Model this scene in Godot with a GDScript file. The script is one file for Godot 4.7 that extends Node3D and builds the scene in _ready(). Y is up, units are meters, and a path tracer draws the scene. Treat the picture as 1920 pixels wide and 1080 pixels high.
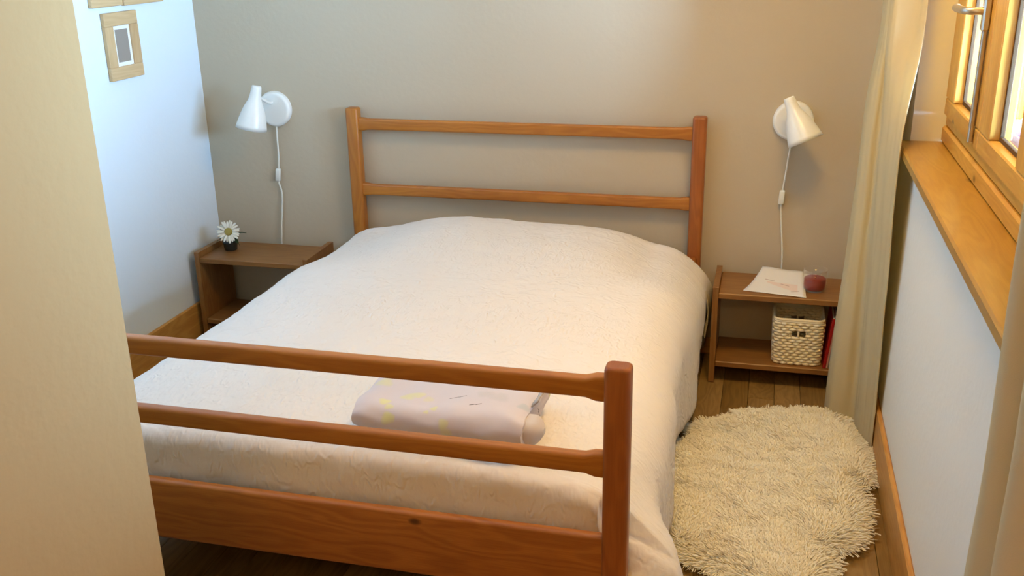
extends Node3D
# A bedroom with a pine double bed, seen from the doorway. y up, metres; back wall at z = 0.

const XL := -1.46   # left wall
const XR := 1.32    # right wall
const CEIL := 2.42
var rng := RandomNumberGenerator.new()
var M := {}
const LAMP_ENERGY := 2.3
const HALL_ENERGY := 2.2
const DAY_ENERGY := 205.0

# ------------------------------------------------------------------ naming
var taken := {}
func numbered(called: String) -> String:
	if not taken.has(called):
		taken[called] = 0
		return called
	taken[called] += 1
	return "%s_%03d" % [called, taken[called]]

func tag(o: Node, label: String, category := "", group := "", kind := "") -> Node:
	if label: o.set_meta("label", label)
	if category: o.set_meta("category", category)
	if group: o.set_meta("group", group)
	if kind: o.set_meta("kind", kind)
	return o

func thing(called: String, label: String, category: String, at := Vector3.ZERO, turn := 0.0, group := "", kind := "") -> Node3D:
	var o := Node3D.new()
	o.name = numbered(called)
	add_child(o)
	o.position = at
	o.rotation.y = turn
	tag(o, label, category, group, kind)
	return o

func part(parent: Node, called: String, m: Mesh, mat: Material, at := Vector3.ZERO) -> MeshInstance3D:
	var o := MeshInstance3D.new()
	o.name = called
	o.mesh = m
	o.material_override = mat
	parent.add_child(o, true)
	o.position = at
	return o

func solo(called: String, m: Mesh, mat: Material, label: String, category: String, kind := "", group := "") -> MeshInstance3D:
	var o := part(self, numbered(called), m, mat)
	tag(o, label, category, group, kind)
	return o

# ------------------------------------------------------------------ shapes
func begin() -> SurfaceTool:
	var st := SurfaceTool.new()
	st.begin(Mesh.PRIMITIVE_TRIANGLES)
	return st

func done(st: SurfaceTool, smooth := false) -> ArrayMesh:
	st.index()
	st.generate_normals()
	return st.commit()

func face(st: SurfaceTool, pts: Array, inside: Vector3, along := 0, off := Vector2.ZERO) -> void:
	var mid := Vector3.ZERO
	for p in pts: mid += p
	mid /= pts.size()
	var n: Vector3 = (pts[2] - pts[0]).cross(pts[1] - pts[0])
	var q := pts.duplicate()
	if n.dot(mid - inside) < 0: q.reverse()
	for i in range(1, q.size() - 1):
		for k in [0, i, i + 1]:
			var v: Vector3 = q[k]
			var an := n.abs()
			var uv: Vector2
			if along == 0: uv = Vector2(v.x, v.y + v.z)
			elif along == 1: uv = Vector2(v.y, v.x + v.z)
			else: uv = Vector2(v.z, v.x + v.y)
			st.set_uv(uv + off)
			st.add_vertex(v)

func add_box(st: SurfaceTool, lo: Vector3, hi: Vector3, b := 0.003, along := 0, off := Vector2.ZERO) -> void:
	st.set_smooth_group(-1)
	var c := (lo + hi) / 2.0
	var h := (hi - lo) / 2.0
	b = minf(b, minf(h.x, minf(h.y, h.z)) * 0.9)
	var P := func(sx, sy, sz, ax) -> Vector3:
		var v := h - Vector3(b, b, b)
		if ax == 0: v.x = h.x
		elif ax == 1: v.y = h.y
		else: v.z = h.z
		return c + Vector3(v.x * sx, v.y * sy, v.z * sz)
	for s in [-1, 1]:
		face(st, [P.call(s, -1, -1, 0), P.call(s, 1, -1, 0), P.call(s, 1, 1, 0), P.call(s, -1, 1, 0)], c, along, off)
		face(st, [P.call(-1, s, -1, 1), P.call(1, s, -1, 1), P.call(1, s, 1, 1), P.call(-1, s, 1, 1)], c, along, off)
		face(st, [P.call(-1, -1, s, 2), P.call(1, -1, s, 2), P.call(1, 1, s, 2), P.call(-1, 1, s, 2)], c, along, off)
	if b > 0.0005:
		for s in [-1, 1]:
			for t in [-1, 1]:
				face(st, [P.call(s, t, -1, 0), P.call(s, t, 1, 0), P.call(s, t, 1, 1), P.call(s, t, -1, 1)], c, along, off)
				face(st, [P.call(s, -1, t, 0), P.call(s, 1, t, 0), P.call(s, 1, t, 2), P.call(s, -1, t, 2)], c, along, off)
				face(st, [P.call(-1, s, t, 1), P.call(1, s, t, 1), P.call(1, s, t, 2), P.call(-1, s, t, 2)], c, along, off)
				for u in [-1, 1]:
					face(st, [P.call(s, t, u, 0), P.call(s, t, u, 1), P.call(s, t, u, 2)], c, along, off)

func box(lo: Vector3, hi: Vector3, b := 0.003, along := 0) -> ArrayMesh:
	var st := begin()
	add_box(st, lo, hi, b, along, Vector2(rng.randf() * 3.0, rng.randf() * 3.0))
	return done(st)

# rings: Array of PackedVector3Array with equal count; lofted with smooth normals, ends closed by a fan
func loft(rings: Array, along := 0, off := Vector2.ZERO, closed := true, caps := true, flat := false) -> ArrayMesh:
	var st := begin()
	add_loft(st, rings, along, off, closed, caps, flat)
	return done(st)

func add_loft(st: SurfaceTool, rings: Array, along := 0, off := Vector2.ZERO, closed := true, caps := true, flat := false) -> void:
	st.set_smooth_group(-1 if flat else 0)
	var n: int = rings[0].size()
	var per := []
	var total := 0.0
	for k in n + 1:
		per.append(total)
		total += (rings[rings.size() / 2][k % n] as Vector3).distance_to(rings[rings.size() / 2][(k + 1) % n])
	var c0 := Vector3.ZERO
	for v in rings[0]: c0 += v / n
	# winding: decide from the first solid quad
	var last := n if closed else n - 1
	var flip := false
	var r0 := rings.size() / 2 - 1 if rings.size() > 2 else 0
	var cm := Vector3.ZERO
	for v in rings[r0]: cm += v / n
	for v in rings[r0 + 1]: cm += v / n
	cm /= 2.0
	var score := 0.0
	for k in last:
		var a: Vector3 = rings[r0][k]
		var b: Vector3 = rings[r0][(k + 1) % n]
		var d: Vector3 = rings[r0 + 1][k]
		score += (d - a).cross(b - a).dot((a + b + d) / 3.0 - cm)
	flip = score < 0
	for i in rings.size() - 1:
		for k in last:
			var k2: int = (k + 1) % n
			var q := [rings[i][k], rings[i][k2], rings[i + 1][k2], rings[i + 1][k]]
			var uvs := []
			for e in [[i, k, k], [i, k2, k + 1], [i + 1, k2, k + 1], [i + 1, k, k]]:
				var v: Vector3 = rings[e[0]][e[1]]
				uvs.append(Vector2(v[along], per[e[2]]) + off)
			for t in ([[0, 1, 2], [0, 2, 3]] if not flip else [[0, 2, 1], [0, 3, 2]]):
				for j in t:
					st.set_uv(uvs[j])
					st.add_vertex(q[j])
	if caps:
		st.set_smooth_group(-1)
		for e in [0, rings.size() - 1]:
			var c := Vector3.ZERO
			for v in rings[e]: c += v / n
			var inn := Vector3.ZERO
			var o: int = 1 if e == 0 else rings.size() - 2
			for v in rings[o]: inn += v / n
			for k in n:
				face(st, [c, rings[e][k], rings[e][(k + 1) % n]], inn, (along + 1) % 3, off)

func rrect(w: float, h: float, r: float, seg := 3) -> PackedVector2Array:
	var out := PackedVector2Array()
	r = minf(r, minf(w, h) / 2.0 * 0.999)
	for q in 4:
		var cx: float = (w / 2 - r) * [1, -1, -1, 1][q]
		var cy: float = (h / 2 - r) * [1, 1, -1, -1][q]
		for k in seg + 1:
			var a: float = (q + float(k) / seg) * PI / 2
			out.append(Vector2(cx + r * cos(a), cy + r * sin(a)))
	return out

func lathe(profile: Array, seg := 32, sx := 1.0, sz := 1.0) -> ArrayMesh:
	var st := begin()
	add_lathe(st, profile, Transform3D.IDENTITY, seg)
	return done(st)

func add_lathe(st: SurfaceTool, profile: Array, xf := Transform3D.IDENTITY, seg := 32) -> void:
	# profile: Vector2(radius, height), outside on the right when going up; all quads wound by the profile's own normal
	st.set_smooth_group(0)
	for i in profile.size() - 1:
		var a: Vector2 = profile[i]
		var b: Vector2 = profile[i + 1]
		for k in seg:
			var t0 := TAU * k / seg
			var t1 := TAU * (k + 1) / seg
			var p := [Vector3(a.x * cos(t0), a.y, a.x * sin(t0)), Vector3(a.x * cos(t1), a.y, a.x * sin(t1)), Vector3(b.x * cos(t1), b.y, b.x * sin(t1)), Vector3(b.x * cos(t0), b.y, b.x * sin(t0))]
			var uv := [Vector2(t0 * 0.1, a.y), Vector2(t1 * 0.1, a.y), Vector2(t1 * 0.1, b.y), Vector2(t0 * 0.1, b.y)]
			for t in [[0, 1, 2], [0, 2, 3]]:
				if (p[t[0]] as Vector3).is_equal_approx(p[t[1]]) or (p[t[1]] as Vector3).is_equal_approx(p[t[2]]) or (p[t[0]] as Vector3).is_equal_approx(p[t[2]]): continue
				for j in t:
					st.set_uv(uv[j])
					st.add_vertex(xf * (p[j] as Vector3))

func smooth_path(pts: Array, step := 0.012) -> PackedVector3Array:
	var c := Curve3D.new()
	c.bake_interval = step
	for i in pts.size():
		var d: Vector3 = ((pts[mini(i + 1, pts.size() - 1)] as Vector3) - (pts[maxi(i - 1, 0)] as Vector3)) / 6.0
		c.add_point(pts[i], -d, d)
	return c.get_baked_points()

func tube(pts: PackedVector3Array, r: float, seg := 8) -> ArrayMesh:
	var st := begin()
	add_tube(st, pts, r, seg)
	return done(st)

func add_tube(st: SurfaceTool, pts: PackedVector3Array, r: float, seg := 8, taper := 0.0) -> void:
	var rings := []
	var ref := Vector3(0.31, 0.77, 0.53)
	for i in pts.size():
		var d := (pts[mini(i + 1, pts.size() - 1)] - pts[maxi(i - 1, 0)]).normalized()
		var u := (ref - d * ref.dot(d)).normalized()
		ref = u
		var v := d.cross(u)
		var ring := PackedVector3Array()
		var rr := r * (1.0 - taper * float(i) / maxf(1.0, pts.size() - 1))
		for k in seg:
			var a := TAU * k / seg
			ring.append(pts[i] + u * cos(a) * rr + v * sin(a) * rr)
		rings.append(ring)
	add_loft(st, rings)

# a sheet with thickness from a grid of points; P[i][j]
func sheet(P: Array, thick: float, uvs := []) -> ArrayMesh:
	var st := begin()
	st.set_smooth_group(0)
	var ni: int = P.size()
	var nj: int = P[0].size()
	var B := []
	for i in ni:
		var row := PackedVector3Array()
		for j in nj:
			var di: Vector3 = P[mini(i + 1, ni - 1)][j] - P[maxi(i - 1, 0)][j]
			var dj: Vector3 = P[i][mini(j + 1, nj - 1)] - P[i][maxi(j - 1, 0)]
			var n := di.cross(dj).normalized()
			row.append(P[i][j] - n * thick)
		B.append(row)
	var emit := func(a, b, c, ua, ub, uc):
		st.set_uv(ua); st.add_vertex(a)
		st.set_uv(ub); st.add_vertex(b)
		st.set_uv(uc); st.add_vertex(c)
	for i in ni - 1:
		for j in nj - 1:
			var u := [Vector2(i, j), Vector2(i + 1, j), Vector2(i + 1, j + 1), Vector2(i, j + 1)]
			for k in 4: u[k] = uvs[u[k].x][u[k].y] if uvs else u[k] * 0.02
			# di x dj is outward; clockwise front: a, dj, di
			emit.call(P[i][j], P[i + 1][j + 1], P[i + 1][j], u[0], u[2], u[1])
			emit.call(P[i][j], P[i][j + 1], P[i + 1][j + 1], u[0], u[3], u[2])
			emit.call(B[i][j], B[i + 1][j], B[i + 1][j + 1], u[0], u[1], u[2])
			emit.call(B[i][j], B[i + 1][j + 1], B[i][j + 1], u[0], u[2], u[3])
	for i in ni - 1:
		for j in [0, nj - 1]:
			var q := [P[i][j], P[i + 1][j], B[i + 1][j], B[i][j]]
			var z := Vector2.ZERO
			if j == 0:
				emit.call(q[0], q[1], q[2], z, z, z); emit.call(q[0], q[2], q[3], z, z, z)
			else:
				emit.call(q[0], q[2], q[1], z, z, z); emit.call(q[0], q[3], q[2], z, z, z)
	for j in nj - 1:
		for i in [0, ni - 1]:
			var q := [P[i][j], P[i][j + 1], B[i][j + 1], B[i][j]]
			var z := Vector2.ZERO
			if i == 0:
				emit.call(q[0], q[2], q[1], z, z, z); emit.call(q[0], q[3], q[2], z, z, z)
			else:
				emit.call(q[0], q[1], q[2], z, z, z); emit.call(q[0], q[2], q[3], z, z, z)
	return done(st)

# polygon (y,z) extruded along x
func side_panel(poly: PackedVector2Array, x0: float, x1: float, off := Vector2.ZERO) -> ArrayMesh:
	var st := begin()
	st.set_smooth_group(-1)
	var tri := Geometry2D.triangulate_polygon(poly)
	for s in 2:
		var x: float = [x0, x1][s]
		for t in range(0, tri.size(), 3):
			var p := []
			for k in 3: p.append(Vector3(x, poly[tri[t + k]].y, poly[tri[t + k]].x))
			face(st, p, Vector3((x0 + x1) / 2, p[0].y, p[0].z), 1, off)
	for i in poly.size():
		var a := poly[i]
		var b := poly[(i + 1) % poly.size()]
		var mid := (a + b) / 2
		var nrm := Vector2(b.y - a.y, a.x - b.x).normalized()
		if Geometry2D.is_point_in_polygon(mid + nrm * 0.001, poly): nrm = -nrm
		face(st, [Vector3(x0, a.y, a.x), Vector3(x1, a.y, a.x), Vector3(x1, b.y, b.x), Vector3(x0, b.y, b.x)], Vector3((x0 + x1) / 2, mid.y - nrm.y * 0.01, mid.x - nrm.x * 0.01), 1, off)
	return done(st)

# ------------------------------------------------------------------ textures and materials
func noise(sd: int, f: float, oct := 3, type := FastNoiseLite.TYPE_SIMPLEX_SMOOTH) -> FastNoiseLite:
	var n := FastNoiseLite.new()
	n.seed = sd
	n.frequency = f
	n.noise_type = type
	n.fractal_octaves = oct
	return n

func wood_image(sd: int, light: Color, dark: Color, rings: float, streak: float, knots := [], w := 768, h := 384) -> Texture2D:
	# u runs along the grain over 1.6 m, v across over 0.4 m
	var im := Image.create(w, h, false, Image.FORMAT_RGB8)
	var warp := noise(sd, 1.0, 3)
	var fine := noise(sd + 1, 1.0, 2)
	var broad := noise(sd + 2, 1.0, 2)
	for y in h:
		for x in w:
			var u := 1.6 * x / w
			var v := 0.4 * y / h
			# fold so that the repeat meets itself
			var uf := absf(fposmod(u, 1.6) - 0.8)
			var vf := absf(fposmod(v, 0.4) - 0.2)
			var kn := 0.0
			var dv := 0.0
			for k in knots:
				var du: float = (u - k.x) / 1.7
				var dd: float = v - k.y
				var r: float = sqrt(du * du + dd * dd) / k.z
				kn = maxf(kn, clampf(1.5 - r, 0.0, 1.0))
				dv += dd * 1.6 * exp(-r * r * 0.16)
			var f := warp.get_noise_2d(uf * 1.4, (vf - dv) * 9.0 + 7.0)
			var g := sin(((vf - dv) * rings + f * 2.6) * TAU)
			g = 0.5 + 0.5 * g
			g = g * g * (3.0 - 2.0 * g)
			var fi := fine.get_noise_2d(uf * 9.0, vf * 420.0)
			var b := broad.get_noise_2d(uf * 1.2, vf * 5.0)
			var t := clampf(0.62 + 0.30 * (g - 0.5) * streak + 0.22 * fi * streak + 0.35 * b, 0.0, 1.0)
			var c := dark.lerp(light, t)
			c = c.lerp(dark.darkened(0.45), kn * 0.85)
			im.set_pixel(x, y, c)
	im.generate_mipmaps()
	return ImageTexture.create_from_image(im)

func wood(sd: int, light: Color, dark: Color, rough := 0.45, rings := 26.0, streak := 1.0, knots := [], coat := 0.25) -> StandardMaterial3D:
	var m := StandardMaterial3D.new()
	m.albedo_texture = wood_image(sd, light, dark, rings, streak, knots)
	m.uv1_scale = Vector3(1.0 / 1.6, 1.0 / 0.4, 1)
	m.roughness = rough
	m.metallic_specular = 0.4
	if coat > 0:
		m.clearcoat_enabled = true
		m.clearcoat = coat
		m.clearcoat_roughness = 0.35
	return m

func plain(c: Color, rough := 0.8, spec := 0.35) -> StandardMaterial3D:
	var m := StandardMaterial3D.new()
	m.albedo_color = c
	m.roughness = rough
	m.metallic_specular = spec
	return m

func bumpy(m: StandardMaterial3D, sd: int, f: float, scale_cm: float, uvs: float, triplanar := true, oct := 4) -> StandardMaterial3D:
	var t := NoiseTexture2D.new()
	t.width = 512
	t.height = 512
	t.seamless = true
	t.noise = noise(sd, f, oct)
	m.heightmap_enabled = true
	m.heightmap_texture = t
	m.heightmap_scale = scale_cm
	if triplanar:
		m.uv1_triplanar = true
		m.uv1_world_triplanar = true
	m.uv1_scale = Vector3.ONE * uvs
	return m

func make_materials() -> void:
	M.wall = bumpy(plain(Color(0.755, 0.70, 0.605), 0.9, 0.25), 3, 0.03, 0.05, 2.0)
	M.left_wall = bumpy(plain(Color(0.88, 0.92, 0.94), 0.8, 0.3), 4, 0.03, 0.05, 2.0)
	M.white_wall = bumpy(plain(Color(0.90, 0.90, 0.87), 0.8, 0.3), 4, 0.03, 0.05, 2.0)
	M.entry_wall = bumpy(plain(Color(0.725, 0.63, 0.455), 0.85, 0.25), 5, 0.03, 0.06, 2.0)
	M.ceil = plain(Color(0.92, 0.90, 0.86), 0.9)
	M.bed = wood(11, Color(0.73, 0.475, 0.18), Color(0.58, 0.335, 0.105), 0.4, 22.0, 0.8)
	M.post = wood(12, Color(0.66, 0.385, 0.17), Color(0.50, 0.265, 0.105), 0.4, 18.0, 0.8)
	M.board = wood(13, Color(0.72, 0.455, 0.20), Color(0.54, 0.30, 0.115), 0.4, 14.0, 1.0, [Vector3(0.5, 0.1, 0.007), Vector3(1.2, 0.27, 0.006)])
	M.stand = wood(14, Color(0.61, 0.435, 0.235), Color(0.45, 0.285, 0.13), 0.5, 20.0, 0.8)
	M.pine = wood(15, Color(0.70, 0.54, 0.23), Color(0.58, 0.41, 0.13), 0.35, 15.0, 0.8, [Vector3(0.25, 0.09, 0.013), Vector3(1.15, 0.3, 0.012), Vector3(0.85, 0.13, 0.006)], 0.4)
	M.window = wood(16, Color(0.85, 0.67, 0.31), Color(0.70, 0.475, 0.165), 0.4, 14.0, 0.8, [Vector3(0.6, 0.11, 0.010), Vector3(1.3, 0.3, 0.008)], 0.3)
	M.shutter = wood(17, Color(0.86, 0.62, 0.16), Color(0.70, 0.44, 0.08), 0.6, 16.0, 0.9, [Vector3(0.3, 0.06, 0.010), Vector3(0.95, 0.29, 0.008)], 0.0)
	M.trim = wood(18, Color(0.80, 0.60, 0.32), Color(0.64, 0.42, 0.18), 0.5, 14.0, 0.8)
	M.floors = []
	for k in 4:
		var tone: float = [0.0, 0.04, -0.04, 0.02][k]
		M.floors.append(wood(30 + k, Color(0.60 + tone, 0.48 + tone, 0.29 + tone), Color(0.42 + tone, 0.31 + tone, 0.16 + tone), 0.42, 18.0, 1.0, [Vector3(0.4 + 0.2 * k, 0.05 + 0.08 * k, 0.009)], 0.2))
	M.cover = cover_material()
	M.white_cloth = bumpy(plain(Color(0.80, 0.77, 0.71), 0.95, 0.15), 6, 0.05, 0.12, 5.0)
	M.mattress = plain(Color(0.80, 0.78, 0.74), 0.95, 0.15)
	M.curtain = bumpy(plain(Color(0.84, 0.79, 0.64), 0.9, 0.2), 7, 0.2, 0.03, 8.0)
	M.curtain.backlight_enabled = true
	M.curtain.backlight = Color(0.75, 0.68, 0.50)
	M.enamel = plain(Color(0.93, 0.93, 0.90), 0.28, 0.5)
	M.plastic = plain(Color(0.90, 0.90, 0.86), 0.4, 0.5)
	M.paper = plain(Color(0.90, 0.89, 0.86), 0.85, 0.2)
	M.frame = wood(20, Color(0.84, 0.72, 0.54), Color(0.72, 0.58, 0.40), 0.5, 20.0, 0.6, [], 0.0)
	M.mat = plain(Color(0.94, 0.94, 0.92), 0.8, 0.2)
	M.picture = bumpy(plain(Color(0.60, 0.56, 0.51), 0.7, 0.3), 9, 0.03, 0.02, 3.0)
	M.steel = plain(Color(0.78, 0.75, 0.70), 0.3)
	M.steel.metallic = 0.9
	M.dark = plain(Color(0.10, 0.07, 0.05), 0.8)
	M.gasket = plain(Color(0.33, 0.24, 0.15), 0.7)
	M.glass = plain(Color(0.95, 0.97, 0.97, 0.02), 0.02, 0.4)
	M.glass.transparency = BaseMaterial3D.TRANSPARENCY_ALPHA

func cover_material() -> StandardMaterial3D:
	var m := plain(Color(0.90, 0.875, 0.845), 0.95, 0.15)
	# crinkled cloth: soft ridges that wander across the bed
	var w := 512
	var im := Image.create(w, w, false, Image.FORMAT_RGBF)
	var a := noise(41, 1.0, 2)
	var b := noise(42, 1.0, 2)
	for y in w:
		for x in w:
			var u := TAU * x / w
			var v := TAU * y / w
			# a torus in three dimensions makes the noise repeat
			var p := Vector3(cos(u), sin(u), 0) * (2.0 + 0.9 * cos(v)) + Vector3(0, 0, 0.9 * sin(v))
			var f := a.get_noise_3d(p.x * 0.9, p.y * 0.9, p.z * 0.9)
			var f2 := a.get_noise_3d(p.x * 2.2 + 9.0, p.y * 2.2, p.z * 2.2)
			var r := 0.5 + 0.5 * sin(v * 13.0 + f * 9.0 + f2 * 4.0)
			var amp := clampf(0.5 + 1.6 * b.get_noise_3d(p.x * 2.0, p.y * 2.0, p.z * 2.0), 0.0, 1.0)
			var g := b.get_noise_3d(p.x * 9.0, p.y * 9.0, p.z * 9.0)
			var t := clampf(0.3 + 0.55 * r * amp + 0.10 * g, 0.0, 1.0)
			im.set_pixel(x, y, Color(t, t, t))
	im.generate_mipmaps()
	m.heightmap_enabled = true
	m.heightmap_texture = ImageTexture.create_from_image(im)
	m.heightmap_scale = 0.36
	m.uv1_triplanar = true
	m.uv1_world_triplanar = true
	m.uv1_scale = Vector3(1.3, 1.7, 1.7)
	m.rim_enabled = true
	m.rim = 0.25
	m.rim_tint = 0.5
	return m

# ------------------------------------------------------------------ scene
func _ready() -> void:
	rng.seed = 7
	# camera
	var cam := Camera3D.new()
	cam.name = "camera"
	cam.fov = rad_to_deg(2.0 * atan(540.0 / 1867.94))
	cam.near = 0.02
	add_child(cam)
	cam.transform = Transform3D(Basis(Vector3.UP, 0.2564) * Basis(Vector3.RIGHT, -0.345) * Basis(Vector3.BACK, -0.0188), Vector3(0.9019, 1.6505, 3.8447))
	cam.current = true
	# sky and exposure
	var we := WorldEnvironment.new()
	we.name = "environment"
	var e := Environment.new()
	e.background_mode = Environment.BG_SKY
	var sky := Sky.new()
	var sm := ProceduralSkyMaterial.new()
	sm.sky_top_color = Color(0.42, 0.60, 0.86)
	sm.sky_horizon_color = Color(0.80, 0.88, 0.95)
	sm.ground_horizon_color = Color(0.75, 0.75, 0.72)
	sm.ground_bottom_color = Color(0.50, 0.50, 0.48)
	sm.sun_angle_max = 1.0
	sky.sky_material = sm
	e.sky = sky
	e.background_energy_multiplier = 2.0
	e.tonemap_mode = Environment.TONE_MAPPER_LINEAR
	e.tonemap_exposure = 1.0
	e.sdfgi_enabled = true
	e.ssao_enabled = true
	e.ssil_enabled = true
	we.environment = e
	add_child(we)
	# sun, on the outside of the window wall only
	var sun := DirectionalLight3D.new()
	sun.name = "sun"
	sun.light_color = Color(1.0, 0.93, 0.78)
	sun.light_energy = 4.0
	sun.light_angular_distance = 0.6
	sun.shadow_enabled = true
	add_child(sun)
	sun.look_at_from_position(Vector3(0.10, 0.50, 0.90), Vector3.ZERO)
	# daylight from the open sky across the yard
	var day := AreaLight3D.new()
	day.name = "sky_daylight"
	day.area_size = Vector2(3.4, 1.4)
	day.light_color = Color(0.63, 0.815, 1.0)
	day.light_energy = DAY_ENERGY
	day.area_range = 20.0
	day.shadow_enabled = true
	add_child(day)
	day.look_at_from_position(Vector3(3.3, 1.15, 1.15), Vector3(-1.4, 1.15, 1.0))

	make_materials()
	room()
	window()
	outside()
	bed()
	coverlet()
	blanket()
	for k in 2: nightstand(k)
	unseen_ceiling_lamp(Vector3(0.95, CEIL, 1.35), "unseen flat square ceiling lamp, out of view, placed to light the bed and right side warmly", LAMP_ENERGY, Color(1.0, 0.80, 0.42))  # unseen lamp, placed for the warm light on the bed and right side
	unseen_ceiling_lamp(Vector3(0.75, CEIL, 4.5), "flat square fill lamp added in the hall, out of view, lighting the foot of the bed", HALL_ENERGY, Color(1.0, 0.767, 0.45))  # added fill lamp, brightens the front faces at the bed foot
	lamps()
	frames()
	curtains()
	rug()
	small_things()

func room() -> void:
	var st := begin()
	# floor: a slab with planks of their own
	var fl := thing("floor", "oiled brown plank floor running from the doorway to the headboard wall", "floor", Vector3.ZERO, 0, "", "structure")
	part(fl, "slab", box(Vector3(XL - 0.1, -0.12, -0.1), Vector3(XR + 0.1, -0.016, 5.6), 0.0), M.dark)
	var variants := []
	for k in 4:
		variants.append([])
		for q in 3:
			variants[k].append(box(Vector3(-0.0465, -0.016, 0.0), Vector3(0.0465, 0.0, 1.1985), 0.0012, 2))
	var col := 0
	var x := XL + 0.047
	while x < XR + 0.03:
		var z := -1.2 * rng.randf()
		while z < 5.5:
			var z0 := maxf(z, 0.0)
			var z1 := minf(z + 1.2, 5.5)
			if z1 - z0 > 0.02:
				var kk := rng.randi() % 4
				var pl := part(fl, "plank", variants[kk][rng.randi() % 3], M.floors[kk], Vector3(x, 0, z0))
				pl.scale.z = (z1 - z0) / 1.2
			z += 1.2
		x += 0.0942
		col += 1
	solo("wall_back", box(Vector3(XL - 0.1, -0.1, -0.12), Vector3(XR + 0.3, CEIL + 0.1, 0.0), 0.0), M.wall, "light grey painted wall behind the headboard", "wall", "structure")
	solo("wall_left", box(Vector3(XL - 0.12, -0.1, 0.0), Vector3(XL, CEIL + 0.1, 5.6), 0.0), M.left_wall, "white wall on the left carrying the small wooden picture frames", "wall", "structure")
	st = begin()
	add_box(st, Vector3(XR, -0.1, 0.0), Vector3(1.62, 1.0, 5.6), 0.0)
	add_box(st, Vector3(XR, 1.0, 0.0), Vector3(1.62, CEIL + 0.1, 0.65), 0.0)
	add_box(st, Vector3(XR, 1.0, 2.36), Vector3(1.62, CEIL + 0.1, 5.6), 0.0)
	add_box(st, Vector3(XR, 2.08, 0.65), Vector3(1.62, CEIL + 0.1, 2.36), 0.0)
	solo("wall_right", done(st), M.white_wall, "white wall on the right with the deep window recess and pine sill", "wall", "structure")
	st = begin()
	add_box(st, Vector3(0.012, -0.02, 2.811), Vector3(0.112, CEIL + 0.05, 5.6), 0.0)
	add_box(st, Vector3(XL, -0.02, 2.811), Vector3(0.012, CEIL + 0.05, 2.911), 0.0)
	solo("wall_entry", done(st), M.entry_wall, "cream coloured wall end close to the camera at the left edge", "wall", "structure")
	solo("wall_front", box(Vector3(0.112, -0.1, 5.5), Vector3(XR, CEIL + 0.05, 5.62), 0.0), M.entry_wall, "far end of the hall behind the doorway", "wall", "structure")
	solo("ceiling", box(Vector3(XL - 0.1, CEIL, -0.1), Vector3(XR + 0.3, CEIL + 0.12, 5.6), 0.0), M.ceil, "white ceiling over the bedroom", "ceiling", "structure")
	solo("baseboard_left", box(Vector3(XL, 0, 0.0), Vector3(XL + 0.015, 0.15, 2.79), 0.004, 2), M.trim, "pine baseboard along the foot of the left white wall", "baseboard", "structure")
	solo("baseboard_right", box(Vector3(XR - 0.015, 0, 0.0), Vector3(XR, 0.16, 5.5), 0.004, 2), M.trim, "pine baseboard under the window wall beside the fur rug", "baseboard", "structure")
	solo("baseboard_back", box(Vector3(XL + 0.015, 0, 0.0), Vector3(XR - 0.015, 0.07, 0.014), 0.004, 0), M.trim, "low pine baseboard behind the bed and bedside tables", "baseboard", "structure")

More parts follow.
